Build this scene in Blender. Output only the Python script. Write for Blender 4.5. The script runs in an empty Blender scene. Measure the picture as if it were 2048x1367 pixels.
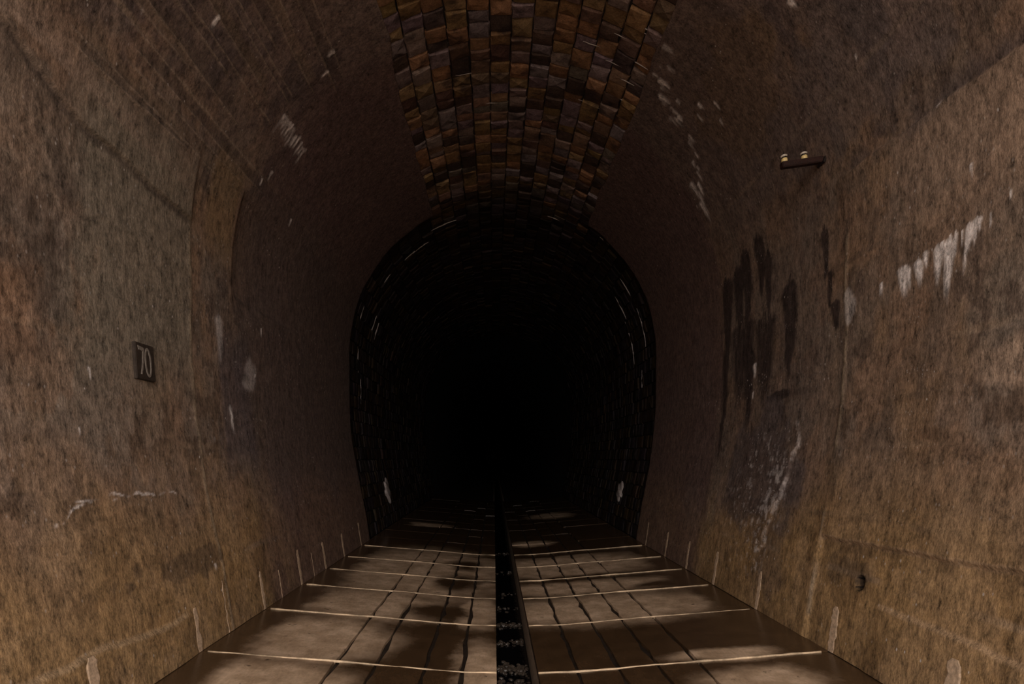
import bpy, bmesh, math
import numpy as np
from mathutils import Vector, Matrix

rng = np.random.default_rng(70)
scene = bpy.context.scene
COL = scene.collection

# ------------------------------------------------------------------ camera
cam_data = bpy.data.cameras.new('camera')
cam_data.lens = 20.0
cam_data.sensor_width = 36.0
cam_data.shift_x = 36 / 2048
cam_data.shift_y = 231 / 2048
cam_data.clip_end = 300
cam = bpy.data.objects.new('camera', cam_data)
COL.objects.link(cam)
cam.location = (-0.16, 0.0, 1.5)
cam.rotation_euler = (math.radians(90), 0, 0)
scene.camera = cam

# ------------------------------------------------------------------ daylight from the tunnel mouth behind the camera
PORTAL_Y = -1.1
world = bpy.data.worlds.new('overcast_sky')
scene.world = world
world.use_nodes = True
bg = world.node_tree.nodes['Background']
bg.inputs[0].default_value = (1.0, 0.90, 0.83, 1)
bg.inputs[1].default_value = 1.0
lp = bpy.data.lights.new('mouth_sampling_portal', 'AREA')   # a sampling portal: it gives off no light itself
lp.shape = 'RECTANGLE'; lp.size = 6.2; lp.size_y = 6.8
lp.cycles.is_portal = True
lpo = bpy.data.objects.new('mouth_sampling_portal', lp)
COL.objects.link(lpo)
lpo.location = (0, PORTAL_Y - 0.02, 3.0)
lpo.rotation_euler = (math.radians(90), 0, 0)

vs = scene.view_settings
scene.display_settings.display_device = 'sRGB'
vs.view_transform = 'Standard'
vs.look = 'None'
vs.gamma = 1.0
vs.use_curve_mapping = False
vs.exposure = 2.2
scene.cycles.max_bounces = 4
scene.cycles.diffuse_bounces = 3
scene.cycles.glossy_bounces = 2
scene.cycles.use_adaptive_sampling = True
scene.cycles.adaptive_threshold = 0.04

# ------------------------------------------------------------------ tunnel cross-section
_pz = np.array([0, .4, .85, 1.3, 1.9, 2.5, 3.4])
_px = np.array([2.43, 2.49, 2.575, 2.67, 2.755, 2.795, 2.80])
_z = np.linspace(0, 3.4, 341)
_x = np.interp(_z, _pz, _px)
_x = np.convolve(np.pad(_x, 20, mode='reflect', reflect_type='odd'), np.ones(41) / 41, 'valid')
_a = np.linspace(0, math.pi / 2, 400)[1:]
PX = np.r_[_x, 2.8 * np.cos(_a)]
PZ = np.r_[_z, 3.4 + 2.8 * np.sin(_a)]
PS = np.r_[0, np.cumsum(np.hypot(np.diff(PX), np.diff(PZ)))]
S_TOP = PS[-1]
_tx, _tz = np.gradient(PX, PS), np.gradient(PZ, PS)
RING_Y = 10.4          # where the concrete lining stops and bare stone goes on
S_L, S_R = 6.50, 6.20  # upper edge of the lining on both sides (arc length from the floor)
END_Y = 180.0

def section(s, out=0.0, side=1):
    """point on the lining at arc length s; 'out' pushes it into the rock"""
    s = np.asarray(s, float)
    x = np.interp(s, PS, PX); z = np.interp(s, PS, PZ)
    tx = np.interp(s, PS, _tx); tz = np.interp(s, PS, _tz)
    n = np.hypot(tx, tz)
    return side * (x + out * tz / n), z - out * tx / n

def frame(s, y, side, out=0.0):
    """matrix on the lining: x = along the tunnel, y = up the lining, z = out of the wall into the tunnel"""
    x, z = section(s, out, side)
    tx = np.interp(s, PS, _tx) * side; tz = np.interp(s, PS, _tz)
    up = Vector((tx, 0, tz)).normalized()
    al = Vector((0, 1, 0)) if side < 0 else Vector((0, -1, 0))
    nn = al.cross(up)
    m = Matrix((al, up, nn)).transposed().to_4x4()
    m.translation = Vector((float(x), float(y), float(z)))
    return m

# ------------------------------------------------------------------ numpy noise
_tab = {}
def vnoise(x, y, seed):
    if seed not in _tab: _tab[seed] = np.random.default_rng(seed).random((257, 257))
    r = _tab[seed]
    xi = np.floor(x).astype(int); yi = np.floor(y).astype(int)
    fx = x - xi; fy = y - yi
    fx = fx * fx * (3 - 2 * fx); fy = fy * fy * (3 - 2 * fy)
    xi %= 256; yi %= 256
    a = r[xi, yi]; b = r[xi + 1, yi]; c = r[xi, yi + 1]; d = r[xi + 1, yi + 1]
    return (a * (1 - fx) + b * fx) * (1 - fy) + (c * (1 - fx) + d * fx) * fy

def fbm(x, y, seed, oct=4):
    v = 0; amp = .5; tot = 0
    for o in range(oct):
        v = v + amp * vnoise(x * 2 ** o + 17.3 * o + 40, y * 2 ** o + 9.1 * o + 40, seed + o)
        tot += amp; amp *= .5
    return v / tot

def sm(a, b, x):
    t = np.clip((x - a) / (b - a), 0, 1)
    return t * t * (3 - 2 * t)

# ------------------------------------------------------------------ object helpers
def link(name, me, parent=None, mat=None, kind=None, label=None, category=None, group=None):
    o = bpy.data.objects.new(name, me)
    COL.objects.link(o)
    if parent is not None: o.parent = parent
    if mat is not None and me is not None and not me.materials: me.materials.append(mat)
    if kind: o['kind'] = kind
    if label: o['label'] = label
    if category: o['category'] = category
    if group: o['group'] = group
    return o

def mesh_np(name, v, quads, tint=None, wet=None, smooth=True):
    me = bpy.data.meshes.new(name)
    v = np.asarray(v, np.float32); quads = np.asarray(quads, np.int32)
    me.vertices.add(len(v)); me.vertices.foreach_set('co', v.ravel())
    me.loops.add(quads.size); me.loops.foreach_set('vertex_index', quads.ravel())
    me.polygons.add(len(quads))
    me.polygons.foreach_set('loop_start', np.arange(0, quads.size, 4, dtype=np.int32))
    me.polygons.foreach_set('use_smooth', np.full(len(quads), smooth))
    me.update(calc_edges=True)
    if tint is not None:
        a = me.color_attributes.new('tint', 'FLOAT_COLOR', 'POINT')
        c = np.ones((len(v), 4), np.float32); c[:, :3] = tint
        a.data.foreach_set('color', c.ravel())
    if wet is not None:
        a = me.attributes.new('wet', 'FLOAT', 'POINT')
        a.data.foreach_set('value', np.asarray(wet, np.float32).ravel())
    me.validate()
    return me

def grid_quads(n, m, flip=False):
    i = np.arange(n - 1)[:, None] * m + np.arange(m - 1)[None, :]
    q = np.stack([i, i + 1, i + m + 1, i + m], -1).reshape(-1, 4)
    return q[:, ::-1] if flip else q

def bm_mesh(name, bm, smooth=False):
    me = bpy.data.meshes.new(name)
    bm.normal_update(); bm.to_mesh(me); bm.free()
    if smooth:
        for p in me.polygons: p.use_smooth = True
    return me

# ------------------------------------------------------------------ materials
class N:
    def __init__(self, name):
        self.m = bpy.data.materials.new(name); self.m.use_nodes = True
        self.t = self.m.node_tree; self.b = self.t.nodes['Principled BSDF']
    def n(self, typ, **k):
        nd = self.t.nodes.new(typ)
        for a, b in k.items():
            if a == 'i':
                for q, w in b.items():
                    if isinstance(w, bpy.types.NodeSocket): self.t.links.new(w, nd.inputs[q])
                    else: nd.inputs[q].default_value = w
            else: setattr(nd, a, b)
        return nd
    def math(self, op, a, b=0.0, clamp=False):
        return self.n('ShaderNodeMath', operation=op, use_clamp=clamp, i={0: a, 1: b}).outputs[0]
    def mix(self, f, a, b, mode='MIX'):
        nd = self.n('ShaderNodeMix', data_type='RGBA', blend_type=mode)
        for k, v in ((0, f), (6, a), (7, b)):
            if isinstance(v, bpy.types.NodeSocket): self.t.links.new(v, nd.inputs[k])
            else: nd.inputs[k].default_value = v if k == 0 else (*v, 1)
        return nd.outputs[2]
    def step(self, x, a, b):
        return self.n('ShaderNodeMapRange', interpolation_type='SMOOTHSTEP', i={0: x, 1: a, 2: b}).outputs[0]
    def pos(self, scale=(1, 1, 1)):
        p = self.n('ShaderNodeNewGeometry').outputs['Position']
        return self.n('ShaderNodeMapping', i={0: p, 3: scale}).outputs[0]
    def noise(self, vec, scale, detail=4, rough=.6):
        return self.n('ShaderNodeTexNoise', i={'Vector': vec, 'Scale': scale, 'Detail': detail, 'Roughness': rough}).outputs[0]
    def to(self, sock, v):
        if isinstance(v, bpy.types.NodeSocket): self.t.links.new(v, self.b.inputs[sock])
        else: self.b.inputs[sock].default_value = v
    def bump(self, h, strength, dist):
        self.to('Normal', self.n('ShaderNodeBump', i={'Height': h, 'Strength': strength, 'Distance': dist}).outputs[0])

def wall_material():
    k = N('stained_concrete')
    tint = k.n('ShaderNodeAttribute', attribute_name='tint').outputs['Color']
    wet = k.n('ShaderNodeAttribute', attribute_name='wet').outputs['Fac']
    streak = k.noise(k.pos((30, 30, 7)), 1.0, 3, .7)
    grain = k.noise(k.pos((1, 1, .65)), 48, 4, .85)
    blot = k.noise(k.pos((1, 1, .7)), 13, 5, .8)
    f = k.math('ADD', k.math('MULTIPLY', streak, .55), k.math('ADD', k.math('MULTIPLY', grain, .75), k.math('MULTIPLY', blot, .8)))
    f = k.n('ShaderNodeMapRange', i={0: f, 1: .78, 2: 1.32, 3: .18, 4: 1.85}).outputs[0]
    c = k.mix(1.0, tint, k.n('ShaderNodeCombineColor', i={0: f, 1: f, 2: f}).outputs[0], 'MULTIPLY')
    # white specks: lime, and wet glints painted into the colour
    vor = k.n('ShaderNodeTexVoronoi', feature='F1', i={'Vector': k.pos((1, 1, .62)), 'Scale': 19.0, 'Randomness': 1.0})
    pick = k.step(k.n('ShaderNodeSeparateColor', i={0: vor.outputs['Color']}).outputs[0], .62, .68)
    big = k.step(k.noise(k.pos((1, 1, 1)), 2.1, 3), .5, .66)
    speck = k.math('MULTIPLY', k.math('MULTIPLY', k.step(vor.outputs['Distance'], .17, .06), pick), k.math('ADD', k.math('MULTIPLY', big, .75), k.math('ADD', .32, wet)), True)
    c = k.mix(speck, c, (.62, .56, .52))
    fine = k.n('ShaderNodeTexVoronoi', feature='F1', i={'Vector': k.pos((1, 1, .5)), 'Scale': 75.0, 'Randomness': 1.0})  # finer white specks, glints painted on the wet parts
    fp = k.step(k.n('ShaderNodeSeparateColor', i={0: fine.outputs['Color']}).outputs[0], .70, .76)
    fm = k.step(k.noise(k.pos((1, 1, .5)), 11, 3), .44, .62)
    c = k.mix(k.math('MULTIPLY', k.math('MULTIPLY', k.step(fine.outputs['Distance'], .34, .12), fp), k.math('MULTIPLY', fm, wet), True), c, (.80, .74, .72))
    k.to('Base Color', c)
    k.to('Roughness', k.math('SUBTRACT', .78, k.math('MULTIPLY', wet, .42)))
    k.to('Specular IOR Level', .3)
    k.bump(k.noise(k.pos((1, 1, .6)), 55, 2, .7), .6, .007)
    return k.m

def brick_material():
    k = N('sooty_stone_block')
    tint = k.n('ShaderNodeAttribute', attribute_name='tint').outputs['Color']
    blot = k.noise(k.pos(), 14, 5, .7); grain = k.noise(k.pos((1, 2, 1)), 60, 3, .7)
    f = k.n('ShaderNodeMapRange', i={0: k.math('ADD', blot, grain), 1: .65, 2: 1.35, 3: .35, 4: 1.6}).outputs[0]
    c = k.mix(1.0, tint, k.n('ShaderNodeCombineColor', i={0: f, 1: f, 2: f}).outputs[0], 'MULTIPLY')
    soot = k.step(k.noise(k.pos((1, 1.4, 1)), 2.6, 4, .65), .50, .66)
    c = k.mix(k.math('MULTIPLY', soot, .72), c, (.026, .018, .019))
    k.to('Base Color', c); k.to('Roughness', .7); k.to('Specular IOR Level', .15)
    k.bump(k.noise(k.pos(), 22, 3, .7), .75, .012)
    return k.m

def mortar_material():
    k = N('lime_mortar_bed')
    a = k.noise(k.pos(), 3.2, 4, .65); g = k.noise(k.pos(), 40, 3, .7)
    lime = k.math('MULTIPLY', k.step(a, .60, .70), k.step(g, .42, .6))
    k.to('Base Color', k.mix(lime, (.022, .016, .015), (.30, .25, .24)))
    k.to('Roughness', .8); k.bump(g, .6, .01)
    return k.m

def floor_material():
    k = N('damp_floor_concrete')
    geo = k.n('ShaderNodeNewGeometry').outputs['Position']
    dis = k.n('ShaderNodeTexNoise', i={'Vector': geo, 'Scale': 2.6, 'Detail': 4.0, 'Roughness': .6}).outputs['Color']
    off = k.n('ShaderNodeVectorMath', operation='MULTIPLY_ADD', i={0: dis, 1: (.44, .22, 0), 2: geo}).outputs[0]
    off = k.n('ShaderNodeVectorMath', operation='SUBTRACT', i={0: off, 1: (.22, .11, 0)}).outputs[0]
    dry = None
    for (cx, cy, rx, ry) in DRY:
        d = k.n('ShaderNodeVectorMath', operation='SUBTRACT', i={0: off, 1: (cx, cy, 0)}).outputs[0]
        d = k.n('ShaderNodeVectorMath', operation='MULTIPLY', i={0: d, 1: (1 / rx, 1 / ry, 0)}).outputs[0]
        d = k.n('ShaderNodeVectorMath', operation='LENGTH', i={0: d}).outputs['Value']
        v = k.step(d, 1.4, .55)
        dry = v if dry is None else k.math('MAXIMUM', dry, v)
    for (cx, cy, rx, ry) in PUDDLE:
        d = k.n('ShaderNodeVectorMath', operation='SUBTRACT', i={0: off, 1: (cx, cy, 0)}).outputs[0]
        d = k.n('ShaderNodeVectorMath', operation='MULTIPLY', i={0: d, 1: (1 / rx, 1 / ry, 0)}).outputs[0]
        d = k.n('ShaderNodeVectorMath', operation='LENGTH', i={0: d}).outputs['Value']
        dry = k.math('MULTIPLY', dry, k.step(d, .5, 1.4))
    ax = k.math('ABSOLUTE', k.n('ShaderNodeSeparateXYZ', i={0: off}).outputs[0])
    dry = k.math('MULTIPLY', dry, k.step(ax, 2.22, 1.95))
    big = k.noise(k.pos((1, 1, 1)), 5, 5, .65); g = k.noise(k.pos((1, .35, 1)), 55, 4, .7)
    f = k.n('ShaderNodeMapRange', i={0: k.math('ADD', big, k.math('MULTIPLY', g, .6)), 1: .5, 2: 1.1, 3: .62, 4: 1.25}).outputs[0]
    spots = k.step(k.noise(k.pos(), 11, 3, .5), .68, .74)
    tan = k.mix(k.step(big, .35, .7), (.56, .39, .25), (.68, .50, .35))
    c = k.mix(dry, (.085, .048, .024), tan)
    c = k.mix(1.0, c, k.n('ShaderNodeCombineColor', i={0: f, 1: f, 2: f}).outputs[0], 'MULTIPLY')
    c = k.mix(k.math('MULTIPLY', spots, .75), c, (.05, .032, .02))
    k.to('Base Color', c)
    k.to('Roughness', k.n('ShaderNodeMapRange', i={0: dry, 1: 0, 2: 1, 3: .22, 4: .62}).outputs[0])
    k.to('Specular IOR Level', .4)
    k.bump(k.noise(k.pos((1, .4, 1)), 45, 2, .6), .25, .004)
    return k.m

def simple(name, col, rough=.7, var=.5, scale=30, metal=0.0, bump=.4, spec=.4):
    k = N(name)
    a = k.noise(k.pos(), scale, 5, .7)
    lo = tuple(q * (1 - var) for q in col); hi = tuple(min(1, q * (1 + var)) for q in col)
    k.to('Base Color', k.mix(k.step(a, .3, .7), lo, hi))
    k.to('Roughness', rough); k.to('Metallic', metal); k.to('Specular IOR Level', spec)
    k.bump(a, bump, .006)
    return k.m

# patches of the paving that have dried out / where water still stands: centre x, y, half sizes (metres)
DRY = [(-1.70, 4.95, .62, .62), (-1.75, 3.9, .6, .45), (-1.45, 6.15, .75, .62), (-.32, 6.15, .22, .6), (-.25, 4.2, .2, .9),
       (-1.15, 8.1, 1.15, 1.75), (-1.75, 13.2, .6, .35),
       (1.70, 4.52, .46, .13), (1.80, 4.0, .5, .25), (1.05, 6.12, 1.3, .56), (.95, 7.15, 1.1, .36), (1.0, 8.55, 1.25, .85),
       (.55, 10.9, .40, .35), (1.4, 15.5, .6, .7)]
PUDDLE = [(-.75, 6.05, .35, .28), (-.65, 7.5, .3, .5), (-.6, 8.7, .25, .4), (.8, 7.68, 1.4, .16), (.7, 9.5, 1.2, .12), (1.9, 7.0, .35, .14)]

M_WALL = wall_material(); M_BRICK = brick_material(); M_BED = mortar_material(); M_FLOOR = floor_material()
M_RIB = simple('pale_mortar_ridge', (.62, .47, .31), .5, .55, 3.5)
M_STRIP = simple('pale_mortar_patch', (.56, .40, .27), .8, .3, 40)
M_LIME = simple('white_lime_crust', (.42, .36, .34), .55, .3, 40)
M_CHANNEL = simple('channel_concrete', (.34, .25, .18), .7, .45, 16)
M_BASE = simple('dark_silt', (.035, .024, .017), .6, .5, 9)
M_STONE = simple('wet_gravel', (.085, .065, .05), .3, .7, 60, spec=.6)
M_GROUND = simple('earth_ground', (.34, .28, .22), .9, .3, 3)
M_PLATE = simple('dark_painted_plate', (.045, .032, .024), .6, .3, 40, bump=.2)
M_DIGIT = simple('worn_pale_paint', (.225, .19, .16), .7, .25, 60, bump=.2)
M_RUST = simple('rusty_iron', (.026, .008, .005), .6, .5, 50)
M_CERAM = simple('cream_glazed_ceramic', (.80, .62, .28), .25, .12, 20, bump=.05, spec=.5)
M_CAP = simple('pale_ceramic_rim', (.70, .62, .52), .3, .15, 20, bump=.05, spec=.5)
M_IRON = simple('black_iron', (.015, .010, .009), .5, .4, 40)
def water_material():
    k = N('black_water')
    k.to('Base Color', (.006, .005, .006, 1)); k.to('Roughness', .06); k.to('IOR', 1.33)
    k.bump(k.noise(k.pos((1, .6, 1)), 18, 3), .35, .01)
    return k.m
M_WATER = water_material()

# ------------------------------------------------------------------ lining: colours and relief of both walls
def lay(c, mask, col):
    return c * (1 - mask[..., None]) + np.array(col) * mask[..., None]

def drip(Y, S, y0, top, bot, w, seed=1, fray=.35):
    """a run of lime or water down the wall: widest near the top, pointed below"""
    n = fbm(Y * 70, S * 6, seed, 3) - .5
    t = (top - S) / (top - bot)
    wid = .85 * w * np.clip(1.15 - t, 0.06, 1) ** .7 * sm(-.06, .12, t)
    d = np.abs(Y - y0 + .012 * np.sin(S * 9 + y0 * 7)) / np.maximum(wid, 1e-4) + n * fray * 2
    return sm(1.25, .35, d) * sm(-.06, .10, t + n * .25) * sm(1.08, .55, t + n * .5) * (.72 + .28 * sm(.35, .6, n + .5))

def blob(Y, S, y0, s0, ry, rs, seed, rag=.8, f=3.0):
    d = np.hypot((Y - y0) / ry, (S - s0) / rs) + (fbm(Y * f, S * f, seed, 5) - .5) * 2 * rag
    return sm(1.15, .75, d)

def line(Y, S, y0, s0, y1, s1, w, seed, rag=.02, f=5.0):
    t = np.clip((Y - y0) / (y1 - y0), 0, 1)
    sc = s0 + (s1 - s0) * t + (fbm(Y * f, Y * 0 + 3.3, seed, 3) - .5) * 2 * rag
    inr = sm(min(y0, y1) - .03, min(y0, y1) + .03, Y) * sm(max(y0, y1) + .03, max(y0, y1) - .03, Y)
    return sm(w, w * .35, np.abs(S - sc)) * inr, (S - sc)

def wall_layers(Y, S, side):
    sd = 100 if side < 0 else 300
    rng = np.random.default_rng(sd)
    n1 = fbm(Y * .9, S * .9, sd, 5); n2 = fbm(Y * 2.3, S * 1.6, sd + 11, 5)
    n3 = fbm(Y * 5.5, S * 2.4, sd + 23, 5); n4 = fbm(Y * 14, S * 14, sd + 31, 4)
    c = np.zeros(Y.shape + (3,)) + np.array((.240, .163, .115))
    h = np.zeros(Y.shape)
    wet = np.zeros(Y.shape)
    c = lay(c, sm(.42, .66, n2) * .75, (.30, .195, .120))
    c = lay(c, sm(.5, .72, n1) * .6, (.225, .185, .150))
    c = lay(c, sm(.56, .74, n3) * .55, (.120, .088, .068))
    p1 = fbm(Y * 3.2, S * 2.0, sd + 61, 6); p2 = fbm(Y * 1.5, S * 1.1, sd + 71, 6); p3 = fbm(Y * 9, S * 5, sd + 81, 5)
    c = lay(c, sm(.53, .58, p1) * .45, (.290, .178, .115))
    c = lay(c, sm(.54, .60, p2) * .40, (.205, .165, .135))
    c = lay(c, sm(.57, .63, p3) * sm(.44, .56, p2) * .60, (.105, .072, .058))
    # ochre silt washed over the foot of the wall
    c = lay(c, sm(1.5, .5, S + (n1 - .5) * 1.2) * .8, (.325, .200, .085))
    c = lay(c, sm(.5, .7, n2) * sm(1.4, .6, S) * .6, (.20, .120, .055))
    # soot on the haunches
    soot = sm(3.9, 5.2, S + (n2 - .5) * 1.3)
    c = lay(c, soot * .78, (.165, .120, .112))
    c = lay(c, sm(.5, .68, n3) * sm(3.9, 4.8, S) * .55, (.085, .064, .064))
    # tide marks: faint level lines of the pours
    for k, sl in enumerate((.62, 1.05, 1.62, 1.95, 2.3, 3.15, 4.5)):
        m, d = line(Y, S, 2.0, sl, 11.0, sl + rng.uniform(-.04, .04), .035, sd + 50 + k, .03, 1.2)
        c = lay(c, m * sm(.45, .6, n2) * .45, (.13, .092, .066) if k % 2 else (.36, .26, .18))
        h += (m * .004) * (1 if k % 2 else -1)
    c = lay(c, sm(.57, .64, p3) * sm(3.0, 1.5, S) * .35, (.15, .092, .050))
    c = lay(c, sm(.54, .60, fbm(Y * 4, S * 2, sd + 91, 5)) * sm(1.8, .8, S) * .35, (.40, .262, .145))
    if side < 0:
        # smooth grey repair render, above and below the upper seam
        rep = sm(3.3, 3.75, Y + (n2 - .5) * .7) * sm(5.0, 4.9, Y) * sm(1.75, 2.5, S + (n1 - .5) * .5)
        rep = rep * sm(4.25, 3.75, S + (n2 - .5) * .6)
        c = lay(c, rep * .85, (.235, .195, .148))
        # rough dark and rusty mottling of the near stretch
        rough = sm(3.75, 3.3, Y + (n3 - .5) * .9) * sm(1.9, 2.4, S) * sm(3.75, 3.4, S)
        c = lay(c, rough * sm(.46, .6, n4 * .5 + n3 * .5) * .8, (.085, .060, .044))
        c = lay(c, rough * sm(.52, .66, n2) * .6, (.31, .175, .105))
        h += rough * (n4 - .5) * .010
        c = lay(c, blob(Y, S, 3.12, 2.75, .35, .35, 411) * .6, (.115, .080, .060))
        # bright rendered wedge under the seam's upper side
        wedge = sm(.02, .06, S - (3.86 - .055 * (Y - 3))) * sm(.42, .02, (S - 3.84) + .16 * (Y - 3)) * sm(2.9, 3.05, Y) * sm(5.0, 4.7, Y)
        c = lay(c, wedge * .8, (.33, .24, .185))
        # the upper seam: the lower lift stands a little behind the upper one
        sy = np.array([2.0, 3.0, 3.37, 3.8, 4.93]); sv = np.array([3.98, 3.845, 3.71, 3.652, 3.59])
        seam = np.interp(Y, sy, sv) + (fbm(Y * 3, Y * 0 + 1, 77, 4) - .5) * .05
        up = sm(-.012, .012, S - seam) * sm(4.98, 4.90, Y) * sm(.9, .25, S - seam)
        h += up * .022
        c = lay(c, sm(.05, .0, np.abs(S - seam + .03)) * sm(5., 4.9, Y) * .75, (.095, .070, .055))
        # board marks of the formwork on the haunch
        for k in range(17):
            sb = 4.02 + k * .118 + rng.uniform(-.03, .03)
            ya = 2.6 + rng.uniform(0, 1.2) + k * .05; yb = ya + rng.uniform(1.0, 2.6)
            m, d = line(Y, S, ya, sb, yb, sb + rng.uniform(-.05, .05), .013, 500 + k, .012, 4)
            c = lay(c, m * .6, (.33, .25, .19)); h += m * .008
            st = sm(-.01, .02, d) * sm(.12, .08, d) * sm(ya, ya + .2, Y) * sm(yb, yb - .2, Y)
            if k % 3 == 0: c = lay(c, st * .45, (.070, .052, .045))
            if k % 4 == 1: c = lay(c, st * .4, (.22, .155, .105))
        # vertical day joint and the depth shade painted beyond it
        jy = 4.94 + (fbm(S * 2, S * 0, 88, 4) - .5) * .06
        m = sm(.03, .008, np.abs(Y - jy)) * sm(3.7, 3.5, S); c = lay(c, m * .7, (.29, .22, .15)); h += m * .006
        edge = sm(5.72, 5.80, Y + (n3 - .5) * .05 - .04 * (S - 3.3)) * sm(4.3, 4.1, S)
        h -= edge * sm(3.0, 3.3, S) * sm(8.0, 6.2, Y) * .045
        lin = sm(.055, .0, np.abs(Y - 5.77 - .04 * (S - 3.3))) * sm(3.0, 3.2, S) * sm(4.25, 4.1, S)
        c = lay(c, lin * .85, (.040, .028, .024))  # shade of the slab edge painted as a dark line
        c = lay(c, sm(5.5, 6.7, Y + (n2 - .5) * 1.0) * .75, (.125, .076, .070))  # colour darkened further in, painting the tunnel's depth shade
        c = lay(c, sm(5.1, 5.25, Y) * sm(5.75, 5.65, Y) * sm(3.3, 3.7, S) * sm(4.5, 4.2, S) * .6, (.25, .165, .085))
        c = lay(c, sm(5.65, 5.95, Y + (n2 - .5) * .5) * sm(4.9, 4.2, S) * sm(.8, 1.6, S) * .62, (.105, .078, .068))
        c = lay(c, sm(5.35, 5.5, Y + (n3 - .5) * .25) * sm(6.3, 5.9, Y + (n3 - .5) * .4) * sm(3.0, 2.5, S) * sm(1.2, 1.7, S) * .75, (.120, .095, .098))
        wet += sm(5.4, 5.6, Y) * sm(6.4, 6.1, Y) * sm(2.7, 2.3, S) * sm(1.4, 1.8, S) * .55
        lime = drip(Y, S, 5.46, 2.90, 2.40, .10, 91) * .38
        lime = np.maximum(lime, blob(Y, S, 6.15, 2.38, .16, .16, 92) * .25)
        lime = np.maximum(lime, drip(Y, S, 5.62, 2.05, 1.72, .035, 93) * .8)
        for k, yy in enumerate(np.linspace(5.80, 6.45, 12)):
            lime = np.maximum(lime, drip(Y, S, yy + rng.uniform(-.015, .015), 5.14 + rng.uniform(-.03, .04), 4.93 + rng.uniform(-.05, .05), .024, 600 + k) * rng.uniform(.55, 1))
        for (yy, ss, l, w) in ((6.12, 4.66, .16, .02), (6.0, 4.5, .10, .02), (4.48, 5.1, .14, .025), (5.69, 5.93, .12, .03), (5.85, 5.78, .10, .03), (3.86, 4.62, .07, .01), (6.45, 3.0, .1, .022), (6.9, 4.45, .1, .02), (3.66, 2.12, .1, .012), (3.52, 1.72, .14, .008), (4.84, .62, .12, .014), (5.22, 1.72, .12, .012), (6.25, 2.45, .06, .04), (7.0, 2.35, .1, .012)):
            lime = np.maximum(lime, drip(Y, S, yy, ss, ss - l, w, int(yy * 100)))
        # crack with lime bleeding out of it
        for (a, b, d1, e) in ((3.2, 1.13, 3.45, 1.24), (3.4, 1.235, 3.75, 1.27), (3.7, 1.285, 4.5, 1.245)):
            m, d = line(Y, S, a, b, d1, e, .012, int(a * 70), .05, 8); lime = np.maximum(lime, m * sm(.4, .55, n4 * .6 + n3 * .4) * .6)
        m, d = line(Y, S, 2.6, .41, 4.3, .30, .03, 811, .04, 3); c = lay(c, m * .6, (.40, .28, .17)); h += sm(.02, -.02, d) * sm(4.5, 4.1, Y) * .018
        c = lay(c, blob(Y, S, 4.40, .68, .62, .11, 95, 1.7, 6) * .55, (.085, .058, .040))
        c = lay(c, blob(Y, S, 5.7, 2.9, .3, .5, 96, .6) * .3, (.09, .07, .065))
        ys, yn = 2.35, 0
    else:
        # paler, pinkish lift below the seam
        sy = np.array([2.0, 3.15, 3.66, 4.1, 4.68, 4.95]); sv = np.array([3.80, 3.817, 3.846, 3.858, 3.874, 3.90])
        seam = np.interp(Y, sy, sv) + (fbm(Y * 3, Y * 0 + 1, 78, 4) - .5) * .04
        low = sm(.012, -.012, S - seam) * sm(4.95, 4.88, Y)
        h += sm(.012, -.012, S - seam) * sm(4.98, 4.6, Y) * .022
        c = lay(c, low * sm(2.6, 3.5, S) * sm(4.9, 3.5, Y + (n2 - .5) * 1.2) * .8, (.34, .24, .175))
        c = lay(c, sm(.22, .0, S - seam) * sm(0, .02, S - seam) * sm(5.0, 4.4, Y) * sm(.30, .5, n3) * .75, (.105, .080, .076))
        c = lay(c, blob(Y, S, 4.6, 4.5, 1.1, .55, 322, .9) * .5, (.150, .122, .118))
        c = lay(c, blob(Y, S, 5.6, 5.3, .8, .45, 323, .9) * .5, (.20, .125, .065))
        c = lay(c, blob(Y, S, 3.25, 2.05, .35, .16, 324, .7) * .7, (.40, .28, .20))
        jy = 4.76 + (fbm(S * 2, S * 0, 89, 4) - .5) * .06
        m = sm(.03, .008, np.abs(Y - jy)) * sm(3.8, 3.6, S) * sm(.4, .7, fbm(S * 3, S * 0 + 5, 90, 3)); c = lay(c, m * .8, (.29, .22, .15)); h += m * .006
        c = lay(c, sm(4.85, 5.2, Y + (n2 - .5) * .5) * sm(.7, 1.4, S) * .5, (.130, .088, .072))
        c = lay(c, sm(7.2, 7.5, Y + (n3 - .5) * .3) * .7, (.125, .076, .070))  # same painted depth shade on this wall
        # fingers of seeping water
        seep = np.zeros(Y.shape)
        for k, (yy, tp, bt, w) in enumerate(((7.2, 3.82, 2.6, .22), (6.85, 3.85, 2.9, .20), (6.62, 3.98, 2.9, .18), (6.28, 4.0, 3.2, .16), (6.12, 3.75, 3.0, .12), (5.68, 3.33, 2.2, .20), (6.75, 3.2, 1.9, .55), (6.2, 3.15, 1.9, .38), (5.08, 3.60, 3.0, .075), (5.0, 3.2, 2.75, .06), (4.92, 2.9, 2.58, .10), (6.55, 2.8, 1.7, .16), (7.25, 3.0, 1.3, .12))):
            seep = np.maximum(seep, drip(Y, S, yy, tp, bt, w, 700 + k, .3) * (.95 if k not in (6, 7) else .6))
        seep = np.maximum(seep, blob(Y, S, 5.85, 2.17, .30, .05, 733, .55, 7) * .5)
        seep = np.maximum(seep, blob(Y, S, 5.45, 2.16, .22, .04, 734, .5, 7) * .3)
        seep = sm(.12, .55, seep)
        c = lay(c, seep * .88, (.040, .028, .026)); wet += seep * .4
        c = lay(c, blob(Y, S, 6.1, 1.3, .75, .75, 734, .7) * .7, (.100, .078, .078))
        c = lay(c, blob(Y, S, 5.6, .9, .4, .8, 735, .6) * .4, (.10, .075, .068))
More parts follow.
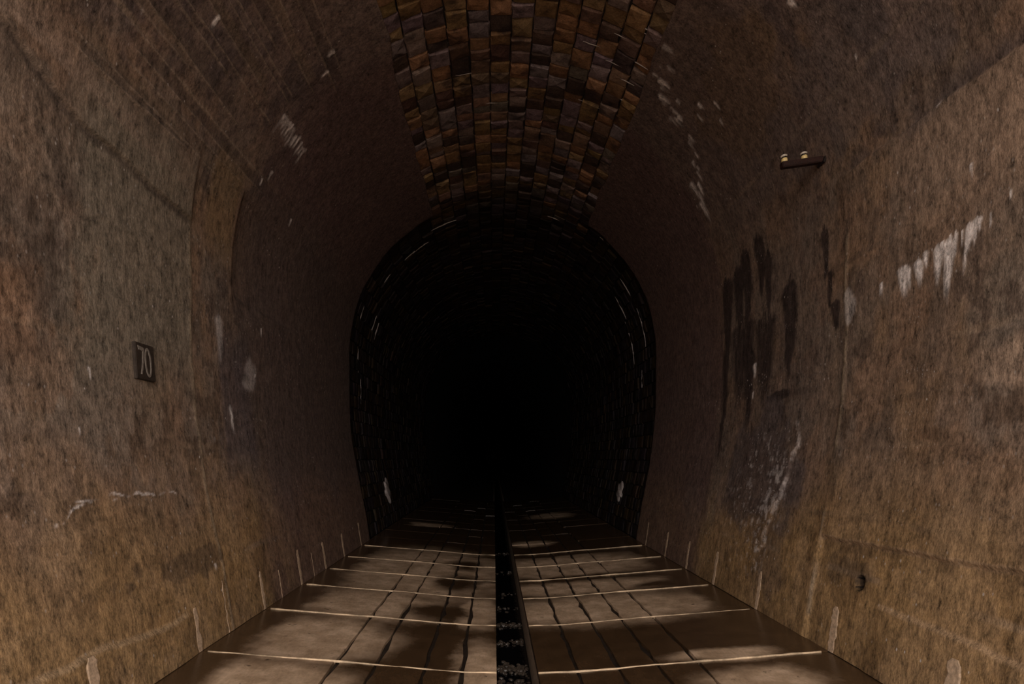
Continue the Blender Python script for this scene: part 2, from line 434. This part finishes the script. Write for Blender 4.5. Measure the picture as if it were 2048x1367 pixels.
        wetrun = sm(.28, .05, np.abs(Y - (5.45 + .30 * (1.8 - S)) + (n3 - .5) * .3)) * sm(2.0, 1.7, S) * sm(.2, .5, S)
        wet += wetrun * .9 + blob(Y, S, 6.15, 1.25, .5, .6, 736, .7) * .8
        lime = wetrun * sm(.56, .70, fbm(Y * 30, S * 14, 737, 4)) * .4
        lime = np.maximum(lime, blob(Y, S, 6.1, 1.2, .55, .65, 738, .6) * sm(.62, .75, fbm(Y * 24, S * 14, 739, 4)) * .3)
        # ragged edge of the lifted skin along the wet run
        ey = 5.40 + .27 * (1.75 - S) + (fbm(S * 6, S * 0 + 2, 740, 4) - .5) * .18
        e = sm(.03, .0, np.abs(Y - ey)) * sm(1.85, 1.7, S) * sm(.45, .6, S)
        lime = np.maximum(lime, e * sm(.45, .60, n4) * .3); h += sm(-.02, .02, Y - ey) * sm(1.85, 1.6, S) * sm(.3, .6, S) * sm(7, 6.2, Y) * .02
        # the row of white lime icings
        for k, (yy, tp, bt, w) in enumerate(((4.30, 2.86, 2.72, .020), (4.07, 2.91, 2.66, .075), (4.02, 2.88, 2.72, .035), (3.93, 2.90, 2.69, .060), (3.87, 2.94, 2.80, .030), (3.77, 2.94, 2.66, .050), (3.73, 2.95, 2.80, .025), (3.675, 2.96, 2.52, .060), (3.70, 2.94, 2.70, .030), (3.63, 2.97, 2.78, .018), (3.575, 2.96, 2.82, .012), (3.535, 2.98, 2.66, .024), (3.51, 2.99, 2.80, .040), (3.47, 3.0, 2.83, .026), (3.44, 2.99, 2.88, .014), (3.36, 2.99, 2.83, .009), (3.23, 3.05, 2.96, .01))):
            lime = np.maximum(lime, drip(Y, S, yy, tp, bt, w, 760 + k, .25))
        lime = np.maximum(lime, blob(Y, S, 4.70, 2.78, .09, .13, 780, .5, 8) * .4)
        lime = np.maximum(lime, drip(Y, S, 6.42, 2.60, 2.42, .05, 781))
        lime = np.maximum(lime, drip(Y, S, 6.45, 2.28, 2.2, .03, 782))
        # lime dashes up on the haunch and along the edge of the stone crown
        for k in range(26):
            t = rng.random(); yy = 5.9 + 1.4 * t + rng.normal() * .1; ss = 6.12 - 1.45 * max(0, t - .25) / .75 + rng.normal() * .06
            lime = np.maximum(lime, drip(Y, S, yy, ss, ss - rng.uniform(.08, .2), rng.uniform(.015, .05), 800 + k) * rng.uniform(.4, .9))
        for (yy, ss, l, w) in ((4.52, 5.33, .12, .05), (6.13, 5.55, .12, .035), (6.25, 5.5, .16, .02), (5.95, 5.4, .12, .03), (6.05, 5.25, .10, .02), (3.72, 3.86, .03, .03), (4.3, 4.6, .06, .012), (3.5, 3.35, .1, .012), (7.2, 5.1, .25, .09), (7.2, 4.85, .3, .08), (7.15, 4.95, .25, .05)):
            lime = np.maximum(lime, drip(Y, S, yy, ss, ss - l, w, int(yy * 90), .6) * .8)
        # lime nodules below the icings, their sparkle painted as white specks
        wet += blob(Y, S, 3.95, 2.0, .22, .75, 745, .8) * .8
        wet += blob(Y, S, 3.9, 1.0, .2, .5, 746, .8) * .35
        # steps of the plinth
        m, d = line(Y, S, 4.76, .845, 2.4, .945, .030, 821, .035, 3); c = lay(c, m * .75, (.37, .25, .155))
        h -= sm(.015, -.015, d) * sm(4.80, 4.70, Y) * .028
        c = lay(c, sm(.0, -.02, d) * sm(-.11, -.06, d) * sm(4.78, 4.6, Y) * sm(.35, .55, n3) * .6, (.115, .072, .038))  # shadow under the ledge painted as a dark band
        m, d = line(Y, S, 3.95, .45, 2.4, .475, .03, 822, .04, 3); c = lay(c, m * .55, (.40, .27, .165)); h += sm(.015, -.015, d) * sm(4.1, 3.8, Y) * .014
        c = lay(c, blob(Y, S, 4.40, .67, .30, .10, 823, 1.3, 6) * .5, (.09, .063, .042))
        # weep hole, its inner darkness painted black as well
        q = np.hypot((Y - 4.185) / .045, (S - .588) / .055)
        h -= sm(1.0, .7, q) * .16; c = lay(c, sm(1.35, .95, q), (.006, .004, .004))
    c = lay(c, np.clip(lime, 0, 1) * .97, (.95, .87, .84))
    h += np.clip(lime, 0, 1) * .004
    h += (n3 - .5) * .008 + (n4 - .5) * .005 + (n1 - .5) * .012
    return c, h, np.clip(wet, 0, 1)

def y_steps():
    ys = [PORTAL_Y, -2.0, -.5, .8, 1.6, 2.2]
    y = 2.5
    while y < RING_Y - .01:
        ys.append(y); y += .0105 * (y / 3.0) ** 1.35
    ys.append(RING_Y)
    return np.array(ys)

def build_wall(side, name, smax, text):
    ys = y_steps(); ss = np.linspace(0, smax, 560)
    Y, S = np.meshgrid(ys, ss, indexing='ij')
    c, h, wet = wall_layers(Y, S, side)
    edge = (fbm(Y * 2.2, S * 0, 60 + side, 4) - .5) * .10          # ragged top edge
    S2 = S + edge * sm(smax - .8, smax, S)
    Y2 = Y + (fbm(S * 2, S * 0 + 7, 64 + side, 4) - .5) * .10 * sm(RING_Y - .5, RING_Y, Y)
    X, Z = section(S2, -h, side)
    # edge ring that gives the lining its thickness
    n, m = Y.shape
    v = np.stack([X, Y2, Z], -1).reshape(-1, 3)
    q = grid_quads(n, m, flip=(side > 0))
    top = np.arange(n) * m + m - 1
    end = (n - 1) * m + np.arange(m)
    Xb, Zb = section(S2, .09, side)
    vb = np.stack([Xb, Y2, Zb], -1).reshape(-1, 3)
    v = np.concatenate([v, vb[top], vb[end]])
    c = np.concatenate([c.reshape(-1, 3), c.reshape(-1, 3)[top] * .5, c.reshape(-1, 3)[end] * .5])
    w = np.concatenate([wet.ravel(), wet.ravel()[top], wet.ravel()[end]])
    a = n * m + np.arange(n); b = n * m + n + np.arange(m)
    q1 = np.stack([top[:-1], a[:-1], a[1:], top[1:]], -1)
    q2 = np.stack([end[:-1], b[:-1], b[1:], end[1:]], -1)[:, ::-1]
    if side > 0: q1 = q1[:, ::-1]; q2 = q2[:, ::-1]
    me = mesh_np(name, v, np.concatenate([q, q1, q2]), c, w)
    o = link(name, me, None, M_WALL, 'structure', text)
    # bed behind the lining and behind the bare stone further in
    ss = np.linspace(-.25, S_TOP - (.9 if side < 0 else 1.3), 60); yy = np.array([PORTAL_Y, 3, 8, 10, 14, 20, 30, 45, END_Y])
    Yb, Sb = np.meshgrid(yy, ss, indexing='ij')
    Xb, Zb = section(np.maximum(Sb, 0), .075, side); Zb = Zb + np.minimum(Sb, 0) * 2
    me = mesh_np('mortar_bed', np.stack([Xb, Yb, Zb], -1).reshape(-1, 3), grid_quads(len(yy), 60, flip=(side > 0)))
    link('mortar_bed', me, o, M_BED)
    return o

wall_left = build_wall(-1, 'wall_left', S_L, 'left tunnel wall of stained brown concrete with formwork lines')
wall_right = build_wall(1, 'wall_right', S_R, 'right tunnel wall of stained brown concrete with seeping water')

# ------------------------------------------------------------------ stone crown
ss = np.linspace(S_TOP - 1.7, S_TOP, 30)
xl, zl = section(ss, .075, -1); xr, zr = section(ss[::-1][1:], .075, 1)
xs = np.r_[xl, xr]; zs = np.r_[zl, zr]
yy = np.array([PORTAL_Y, 3, 8, 10, 14, 20, 30, 45, END_Y])
v = np.stack([np.tile(xs, (len(yy), 1)), np.tile(yy[:, None], (1, len(xs))), np.tile(zs, (len(yy), 1))], -1).reshape(-1, 3)
ceiling = link('ceiling', mesh_np('ceiling', v, grid_quads(len(yy), len(xs))), None, M_BED, 'structure', 'arched tunnel crown of dark sooty stone blocks')

BW, BL = .244, .215     # block width round the arch, length along the tunnel
PAL = 1.2 * np.array([(.235, .140, .060), (.21, .120, .055), (.25, .155, .085), (.18, .108, .07), (.19, .150, .160), (.15, .115, .128), (.20, .150, .135), (.09, .055, .040), (.030, .020, .018), (.060, .042, .046)])
PALW = np.array([.12, .12, .10, .12, .11, .11, .10, .09, .06, .07])

def block_mesh(name, w, l, d, r, tint):
    """one rough stone: bevelled top, uneven corners; local x along tunnel, y round the arch, z into the tunnel"""
    bm = bmesh.new()
    rings = []
    for (inset, z) in ((0, -d), (0, -.012), (.012, 0)):
        rg = []
        for (a, b) in ((-1, -1), (0, -1), (1, -1), (1, 0), (1, 1), (0, 1), (-1, 1), (-1, 0)):
            j = r.normal(size=3) * (.004, .004, .004)
            rg.append(bm.verts.new((a * (l / 2 - inset) + j[0], b * (w / 2 - inset) + j[1], z + (j[2] if z > -.05 else 0))))
        rings.append(rg)
    for k in range(2):
        for i in range(8):
            bm.faces.new((rings[k][i], rings[k][(i + 1) % 8], rings[k + 1][(i + 1) % 8], rings[k + 1][i]))
    cv = bm.verts.new((r.normal() * .01, r.normal() * .01, abs(r.normal()) * .008 + .004))
    for i in range(8): bm.faces.new((rings[2][i], rings[2][(i + 1) % 8], cv))
    me = bm_mesh(name, bm)
    a = me.color_attributes.new('tint', 'FLOAT_COLOR', 'POINT')
    a.data.foreach_set('color', np.tile(np.r_[tint, 1].astype(np.float32), len(me.vertices)))
    return me

def jit(col): return np.clip((col * .72 + np.array((.165, .108, .078)) * .28) * rng.uniform(.75, 1.25) * (1 + rng.normal(size=3) * .05), 0, 1)
VARIANTS = []
for k in range(48):
    me = block_mesh('brick', BW - .010, BL - .010, .05, rng, jit(PAL[rng.choice(len(PAL), p=PALW)]))
    me.materials.append(M_BRICK); VARIANTS.append(me)

def arch_frame(q, y, out):
    """q = arc length measured from the left foot over the crown to the right foot"""
    if q <= S_TOP: return frame(q, y, -1, out)
    m = frame(2 * S_TOP - q, y, 1, out)
    return m @ Matrix.Rotation(math.pi, 4, 'Z')

class Batch:
    def __init__(self): self.v = []; self.f = []; self.c = []; self.n = 0
    def add(self, me, m, tint):
        co = np.empty(len(me.vertices) * 3); me.vertices.foreach_get('co', co); co = co.reshape(-1, 3)
        mm = np.array(m); co = co @ mm[:3, :3].T + mm[:3, 3]
        self.v.append(co); self.f += [[i + self.n for i in p.vertices] for p in me.polygons]
        self.c.append(np.tile(np.r_[tint, 1], (len(co), 1))); self.n += len(co)
    def build(self, name, parent, mat, **k):
        me = bpy.data.meshes.new(name); me.from_pydata(np.concatenate(self.v).tolist(), [], self.f)
        a = me.color_attributes.new('tint', 'FLOAT_COLOR', 'POINT'); a.data.foreach_set('color', np.concatenate(self.c).astype(np.float32).ravel())
        return link(name, me, parent, mat, 'stuff', **k)

n_col = int(round((2 * S_TOP - S_R - S_L + .1) / BW)); q0 = S_L - .05
w_col = (2 * S_TOP - S_R - S_L + .1) / n_col
rest_crown, rest_l, rest_r = Batch(), Batch(), Batch()
brick_count = 0
cells = []
for i in range(n_col):
    y = 4.95 + rng.uniform(0, BL)
    while y < 22:
        l = BL * rng.choice([.72, .9, 1.0, 1.12, 1.35], p=[.18, .27, .27, .18, .10]) * rng.uniform(.94, 1.06)
        cells.append((y + l / 2, i, l)); y += l
for y, i, l in sorted(cells):
    m = arch_frame(q0 + (i + .5) * w_col, y, .038 + rng.normal() * .009)
    m = m @ Matrix.Rotation(rng.normal() * .025, 4, 'Z') @ Matrix.Rotation(rng.normal() * .05, 4, 'Y') @ Matrix.Rotation(rng.normal() * .03, 4, 'X')
    m = m @ Matrix.Diagonal((l / BL * rng.uniform(.97, 1.01), w_col / BW * rng.uniform(.98, 1.03), 1, 1))
    me = VARIANTS[rng.integers(len(VARIANTS))]
    if brick_count < 300:
        o = link('brick', me, ceiling); o.matrix_world = m; brick_count += 1
    else:
        rest_crown.add(me, m, jit(PAL[rng.choice(len(PAL), p=PALW)]) * np.interp(y + rng.normal() * .4, [8.8, 11.2], [.75, .18]))  # tint falls with depth: light fall-off painted into the blocks
# bare stone flanks beyond the end of the lining
for batch, a, b in ((rest_l, 0, q0), (rest_r, q0 + n_col * w_col, 2 * S_TOP)):
    nc = int(round((b - a) / BW)); wc = (b - a) / nc
    for j in range(int((22 - RING_Y + .3) / BL)):
        for i in range(nc):
            y = RING_Y - .2 + (j + (.5 if i % 2 else 0) + rng.uniform(-.08, .08)) * BL
            m = arch_frame(a + (i + .5) * wc, y, .038 + rng.normal() * .008) @ Matrix.Rotation(rng.normal() * .05, 4, 'Y') @ Matrix.Diagonal((rng.uniform(.93, 1.03), wc / BW * .98, 1, 1))
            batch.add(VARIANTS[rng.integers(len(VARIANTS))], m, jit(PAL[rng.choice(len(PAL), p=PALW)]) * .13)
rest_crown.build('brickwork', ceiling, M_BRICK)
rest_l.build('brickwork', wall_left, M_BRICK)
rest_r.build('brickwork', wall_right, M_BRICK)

# lime bled out of the joints between the blocks
def seam_mesh(side, s0, s1, y, r, rad=.007):
    bm = bmesh.new(); prev = None
    n = max(5, int(abs(s1 - s0) / .03)); yo = 0
    for k, s_ in enumerate(np.linspace(s0, s1, n)):
        yo += r.normal() * .004; rr = rad * (.35 + .65 * math.sin(math.pi * (k + .3) / n)) * r.uniform(.7, 1.2)
        ring = []
        for a_ in range(6):
            x, z = section(s_, .035 + rr * math.sin(a_ * math.pi / 3), side)
            ring.append(bm.verts.new((float(x), y + yo + 1.3 * rr * math.cos(a_ * math.pi / 3), float(z))))
        if prev:
            for a_ in range(6): bm.faces.new((prev[a_], prev[(a_ + 1) % 6], ring[(a_ + 1) % 6], ring[a_]))
        else: bm.faces.new(ring)
        prev = ring
    bm.faces.new(prev)
    bmesh.ops.recalc_face_normals(bm, faces=bm.faces)
    return bm_mesh('lime_seam', bm, True)
SEAMS = [(-1, 5.70, 6.30, 11.42, .014), (-1, 6.40, 6.95, 11.0, .012), (-1, 4.15, 4.45, 10.93, .012), (-1, 4.06, 4.52, 11.92, .016), (-1, 4.08, 4.45, 12.33, .016),
         (1, 6.70, 6.97, 10.85, .010), (1, 5.68, 5.90, 10.55, .010), (1, 4.75, 5.13, 11.2, .012), (1, 4.48, 5.0, 12.05, .014), (1, 3.70, 4.47, 11.18, .012), (1, 3.52, 4.45, 12.15, .012),
         (-1, 5.10, 5.30, 11.35, .011), (-1, 3.20, 3.66, 11.2, .008), (-1, 7.10, 7.28, 14.45, .014), (-1, 2.6, 3.1, 11.4, .008), (1, 2.8, 3.3, 11.5, .008),
         (1, 6.23, 6.42, 5.81, .006), (1, 6.35, 6.50, 5.86, .005), (1, 6.22, 6.40, 6.29, .006), (1, 6.70, 6.85, 6.69, .006), (1, 6.50, 6.72, 6.45, .005),
         (1, 6.30, 6.52, 6.62, .006), (1, 6.55, 6.75, 6.05, .004), (1, 6.25, 6.45, 6.95, .006), (1, 6.8, 7.0, 6.3, .004), (-1, 7.2, 7.45, 6.95, .004), (-1, 7.45, 7.68, 7.6, .005), (1, 6.6, 6.9, 7.3, .005)]
for side, s0, s1, y, rad in SEAMS:
    par = ceiling if s1 > 6.1 else (wall_left if side < 0 else wall_right)
    link('lime_seam', seam_mesh(side, s0, s1, y, rng, rad), par, M_LIME)

# cap added across the far end to keep sky light out
bm = bmesh.new()
bmesh.ops.create_cube(bm, size=1, matrix=Matrix.Translation((0, END_Y, 2.8)) @ Matrix.Diagonal((7, .3, 8, 1)))
link('added_end_cap', bm_mesh('added_end_cap', bm), None, M_BASE, 'structure', 'dark cap added at the far end to keep sky light out')

# ------------------------------------------------------------------ floor
GL, GR = -.14, .185     # edges of the middle drain
def dish(x):
    d = np.where(np.asarray(x) < 0, GL - np.asarray(x), np.asarray(x) - GR)
    return np.interp(d, [-1, 0, .23, .46, .92, 1.23, 1.53, 2.26, 3], [-.17, -.17, -.165, -.15, -.107, -.08, -.062, 0, .03])

bm = bmesh.new()      # silt bed under the paving, in two halves beside the drain
for a, b in ((-2.62, GL - .03), (GR + .03, 2.62)):
    xs = np.linspace(a, b, 10)
    for y0, y1 in ((PORTAL_Y, END_Y),):
        pv = [[bm.verts.new((x, y, dish(x) - .03)) for x in xs] for y in (y0, y1)]
        lo = [[bm.verts.new((x, y, -.75)) for x in xs] for y in (y0, y1)]
        for k in range(9):
            bm.faces.new((pv[0][k], pv[0][k + 1], pv[1][k + 1], pv[1][k]))
            bm.faces.new((lo[0][k], lo[1][k], lo[1][k + 1], lo[0][k + 1]))
        for k in (0, 9):
            bm.faces.new((pv[0][k], pv[1][k], lo[1][k], lo[0][k]))
bmesh.ops.recalc_face_normals(bm, faces=bm.faces)
floor = link('floor', bm_mesh('floor', bm), None, M_BASE, 'structure', 'dished tunnel floor of pale damp slabs split by a middle drain')

LINES = [2.1, 3.27, 4.42, 5.66, 6.75, 7.70, 8.66, 9.76, 10.85, 11.9, 13.0, 14.1, 15.2, 16.3, 17.4, 18.5, 19.6, 20.7, 21.8]
STRIPS = [(-2.44, -1.38), (-1.38, -1.08), (-1.08, -.70), (-.70, -.41), (-.41, GL), (GR, .49), (.49, .81), (.81, 1.11), (1.11, 1.42), (1.42, 2.44)]

def slab_mesh(x0, x1, r):
    """unit-length slab with worn, wandering sides; top follows the dish of the floor"""
    ny = 8; g = .007
    edge0 = x0 + g + np.abs(r.normal(size=ny)) * .013 if x0 not in (GR, -2.44) else np.full(ny, x0)
    edge1 = x1 - g - np.abs(r.normal(size=ny)) * .013 if x1 not in (GL, 2.44) else np.full(ny, x1)
    nx = 5 if x1 - x0 > .6 else 3
    ys = np.linspace(0, 1, ny)
    bm = bmesh.new()
    top = [[bm.verts.new((e0 + (e1 - e0) * t, y, float(dish(e0 + (e1 - e0) * t)) - (.004 if (t in (0, 1)) else 0))) for t in np.linspace(0, 1, nx)] for y, e0, e1 in zip(ys, edge0, edge1)]
    for a in range(ny - 1):
        for b in range(nx - 1): bm.faces.new((top[a][b], top[a][b + 1], top[a + 1][b + 1], top[a + 1][b]))
    per = [top[0][b] for b in range(nx)] + [top[a][-1] for a in range(1, ny)] + [top[-1][b] for b in range(nx - 2, -1, -1)] + [top[a][0] for a in range(ny - 2, 0, -1)]
    bot = [bm.verts.new((p.co.x, p.co.y, p.co.z - .06)) for p in per]
    for k in range(len(per)):
        k2 = (k + 1) % len(per); bm.faces.new((per[k2], per[k], bot[k], bot[k2]))
    return bm_mesh('paving_slab', bm)

for (x0, x1) in STRIPS:
    kinds = [slab_mesh(x0, x1, rng) for _ in range(3)]
    for me in kinds: me.materials.append(M_FLOOR)
    for k in range(len(LINES) - 1):
        a, b = LINES[k] + .012, LINES[k + 1] - .012
        o = link('paving_slab', kinds[rng.integers(3)], floor)
        o.location = (0, a, rng.normal() * .0015); o.scale = (1, b - a, 1)

def rib_mesh(x0, x1, r):
    bm = bmesh.new(); prev = None
    xs = np.linspace(x0, x1, 30)
    amp = np.interp(np.arange(31), np.linspace(0, 30, 8), r.uniform(.35, 1.25, 8))
    for x in xs:
        hh = (.0085 + r.normal() * .0012) * amp[len(bm.verts) // 6]; ww = .008 + r.normal() * .001; z = float(dish(x)); yo = r.normal() * .003
        ring = [bm.verts.new((x, yo + ww * a, z + hh * b)) for a, b in ((-1.2, -1.2), (-1, .35), (-.55, .9), (.2, 1), (.8, .55), (1.2, -1.2))]
        if prev:
            for k in range(6): bm.faces.new((prev[k], prev[(k + 1) % 6], ring[(k + 1) % 6], ring[k]))
        else: bm.faces.new(ring[::-1])
        prev = ring
    bm.faces.new(prev)
    bmesh.ops.recalc_face_normals(bm, faces=bm.faces)
    return bm_mesh('mortar_ridge', bm, True)
for (x0, x1) in ((-2.38, GL), (GR, 2.38)):
    kinds = [rib_mesh(x0, x1, rng) for _ in range(4)]
    for me in kinds: me.materials.append(M_RIB)
    for y in LINES[:8]:
        o = link('mortar_ridge', kinds[rng.integers(4)], floor); o.location = (0, y, 0)

# the drain in the middle
DZ = -.60
bm = bmesh.new()
pts = [(GL, -.178), (GL, DZ), (GR, DZ), (GR, -.178), (GR + .05, -.178), (GR + .05, DZ - .06), (GL - .05, DZ - .06), (GL - .05, -.178)]
ra = [bm.verts.new((x, PORTAL_Y, z)) for x, z in pts]; rb = [bm.verts.new((x, END_Y, z)) for x, z in pts]
for k in range(8): bm.faces.new((ra[k], ra[(k + 1) % 8], rb[(k + 1) % 8], rb[k]))
bmesh.ops.recalc_face_normals(bm, faces=bm.faces)
link('drain_channel', bm_mesh('drain_channel', bm), floor, M_CHANNEL)
bm = bmesh.new()
bmesh.ops.create_cube(bm, size=1, matrix=Matrix.Translation(((GL + GR) / 2, (PORTAL_Y + END_Y) / 2, DZ + .035)) @ Matrix.Diagonal((GR - GL - .004, END_Y - PORTAL_Y, .06, 1)))
link('drain_water', bm_mesh('drain_water', bm), floor, M_WATER)
# gravel banks in the drain
gb = Batch()
bm = bmesh.new(); bmesh.ops.create_icosphere(bm, subdivisions=1, radius=1)
for vv in bm.verts: vv.co *= rng.uniform(.75, 1.2)
peb = bm_mesh('pebble', bm)
for yc, n in ((5.45, 130), (5.1, 40), (6.25, 50), (6.9, 60), (7.6, 14), (8.4, 14), (10, 20), (12, 20), (4.7, 40)):
    for _ in range(n):
        sz = rng.uniform(.008, .028)
        m = Matrix.Translation((rng.uniform(GL + .02, GR - .02), yc + rng.normal() * .06, DZ + .06 + rng.uniform(-.005, .02))) @ Matrix.Rotation(rng.uniform(0, 6), 4, 'Z') @ Matrix.Diagonal((sz * 1.3, sz, sz * .8, 1))
        gb.add(peb, m, (.2, .15, .1))
gb.build('gravel', floor, M_STONE, label='wet gravel lying in the drain')

# ground outside the mouth, behind the camera
bm = bmesh.new()
bmesh.ops.create_cube(bm, size=1, matrix=Matrix.Translation((0, PORTAL_Y - 30.5, -.25)) @ Matrix.Diagonal((80, 61 - .02, .4, 1)))
link('ground', bm_mesh('ground', bm), None, M_GROUND, 'structure', 'earth ground outside the tunnel mouth')

# ------------------------------------------------------------------ mortar strips up the foot of both walls, at every floor joint
def strip_mesh(y0, w, s1, side, r, thick=.003, s0=.0, lean=0.0):
    bm = bmesh.new(); n = 12; rows = []
    for k, s in enumerate(np.linspace(s0, s1, n)):
        a = y0 - w / 2 + r.normal() * .006 + lean * s; b = y0 + w / 2 + r.normal() * .006 + lean * s
        if k == n - 1: a += w * .2; b -= w * .2
        row = []
        hw = float(wall_layers(np.array([[y0]]), np.array([[s]]), side)[1][0, 0])
        for y, o in ((a, -hw + .003), (a + .016, -hw - thick), (b - .016, -hw - thick), (b, -hw + .003)):
            x, z = section(s, o, side); row.append(bm.verts.new((float(x), y, float(z))))
        rows.append(row)
    for p, q in zip(rows, rows[1:]):
        for k in range(4): bm.faces.new((p[k], p[(k + 1) % 4], q[(k + 1) % 4], q[k]))
    bm.faces.new(rows[0]); bm.faces.new(rows[-1])
    bmesh.ops.recalc_face_normals(bm, faces=bm.faces)
    return bm_mesh('mortar_strip', bm)
for side, wall in ((-1, wall_left), (1, wall_right)):
    for y in LINES[:9]:
        if y > RING_Y: continue
        w = (.105 if y < 4 else .095 if y < 5 else .08) * rng.uniform(.85, 1.1)
        link('mortar_strip', strip_mesh(y - .02, w, .42 - rng.uniform(0, .09), side, rng), wall, M_STRIP)
for y, s1, w in ((4.88, .45, .03), (6.1, .3, .03), (7.2, .3, .03)):
    link('mortar_strip', strip_mesh(y, w, s1, -1, rng, .003), wall_left, M_STRIP)
# pale lime lumps at the foot of the bare stone further in
for side, wall, y, s0, s1 in ((-1, wall_left, 12.9, .45, 1.05), (1, wall_right, 12.4, .55, 1.0)):
    bm = bmesh.new()
    bmesh.ops.create_icosphere(bm, subdivisions=3, radius=1)
    for vv in bm.verts: vv.co = vv.co * (1 + .25 * math.sin(vv.co.x * 5 + vv.co.y * 7))
    mt = frame((s0 + s1) / 2, y, side, .02) @ Matrix.Diagonal((.22, (s1 - s0) / 2 * .9, .04, 1))
    bmesh.ops.transform(bm, matrix=mt, verts=bm.verts)
    link('lime_crust', bm_mesh('lime_crust', bm, True), wall, M_LIME, label='pale lime crust')

# ------------------------------------------------------------------ number plate on the left wall
plate = link('number_plate', None, label='small dark number plate reading 70 on the left concrete wall', category='sign')
PW, PH = .225, .27
plate.matrix_world = frame(2.235, 4.228, -1, -.012)
bm = bmesh.new()
bmesh.ops.create_cube(bm, size=1, matrix=Matrix.Translation((0, 0, 0)) @ Matrix.Diagonal((PW, PH, .03, 1)))
bmesh.ops.bevel(bm, geom=bm.edges[:], offset=.004, segments=2, affect='EDGES')
link('plate', bm_mesh('plate', bm), plate, M_PLATE)
def poly_prism(name, loops, z0=.0145, z1=.019):
    """outer loop (and optional inner loop) as a raised figure"""
    bm = bmesh.new()
    def ring(l, z): return [bm.verts.new(((u - .5) * PW, (.5 - v) * PH, z)) for u, v in l]
    tops = [ring(l, z1) for l in loops]; bots = [ring(l, z0) for l in loops]
    for t, b in zip(tops, bots):
        for k in range(len(t)): bm.faces.new((t[k], t[(k + 1) % len(t)], b[(k + 1) % len(t)], b[k]))
    if len(loops) == 1: bm.faces.new(tops[0])
    else:
        for k in range(len(tops[0])):
            k2 = (k + 1) % len(tops[0]); bm.faces.new((tops[0][k], tops[0][k2], tops[1][k2], tops[1][k]))
    bmesh.ops.recalc_face_normals(bm, faces=bm.faces)
    return bm_mesh(name, bm)
seven = [(.11, .09), (.40, .12), (.43, .16), (.40, .34), (.37, .52), (.33, .68), (.27, .86), (.20, .86), (.27, .66), (.31, .48), (.345, .22), (.15, .20)]
link('numeral_seven', poly_prism('numeral_seven', [seven]), plate, M_DIGIT)
el = [(2 * math.pi * k / 36) for k in range(36)]
zero_o = [(.625 + .175 * math.cos(t) + .02 * math.sin(t), .50 + .405 * math.sin(t)) for t in el]
zero_i = [(.625 + .108 * math.cos(t) + .02 * math.sin(t), .50 + .335 * math.sin(t)) for t in el]
link('numeral_zero', poly_prism('numeral_zero', [zero_o, zero_i]), plate, M_DIGIT)

# ------------------------------------------------------------------ iron bracket with insulators, right wall
bx, bz = section(4.14, 0, 1)
brk = link('insulator_bracket', None, label='rusty iron bracket with two cream insulators sticking out of the right wall', category='bracket')
brk.matrix_world = Matrix.Translation((float(bx), 4.98, float(bz))) @ Matrix.Rotation(-math.radians(8), 4, 'Y')
# local -x runs out of the wall, z up
def lathe(name, prof, x, y=0, z=0, seg=20):
    bm = bmesh.new(); rings = []
    for r_, h_ in prof: rings.append([bm.verts.new((x + r_ * math.cos(2 * math.pi * k / seg), y + r_ * math.sin(2 * math.pi * k / seg), z + h_)) for k in range(seg)])
    for p, q in zip(rings, rings[1:]):
        for k in range(seg): bm.faces.new((p[k], p[(k + 1) % seg], q[(k + 1) % seg], q[k]))
    bm.faces.new(rings[0][::-1]); bm.faces.new(rings[-1])
    return bm_mesh(name, bm, True)
bm = bmesh.new()
bmesh.ops.create_cube(bm, size=1, matrix=Matrix.Translation((-.13, 0, 0)) @ Matrix.Diagonal((.46, .06, .052, 1)))
bmesh.ops.bevel(bm, geom=bm.edges[:], offset=.006, segments=2, affect='EDGES')
link('bar', bm_mesh('bar', bm), brk, M_RUST)
bm = bmesh.new()
bmesh.ops.create_cube(bm, size=1, matrix=Matrix.Translation((0.005, 0, 0)) @ Matrix.Rotation(math.radians(25), 4, 'Y') @ Matrix.Diagonal((.018, .11, .09, 1)))
bmesh.ops.bevel(bm, geom=bm.edges[:], offset=.004, segments=1, affect='EDGES')
link('wall_flange', bm_mesh('wall_flange', bm), brk, M_IRON)
for x in (-.325, -.15):
    pin = link('insulator', lathe('insulator', [(.018, -.002), (.022, .0), (.026, .010), (.026, .030), (.020, .036)], x, 0, .024), brk, M_CERAM)
    link('groove_band', lathe('groove_band', [(.017, .0), (.021, .001), (.021, .011), (.017, .012)], x, 0, .059), pin, M_IRON)
    link('insulator_cap', lathe('insulator_cap', [(.020, 0), (.029, .003), (.029, .012), (.020, .019), (.005, .021)], x, 0, .070), pin, M_CAP)
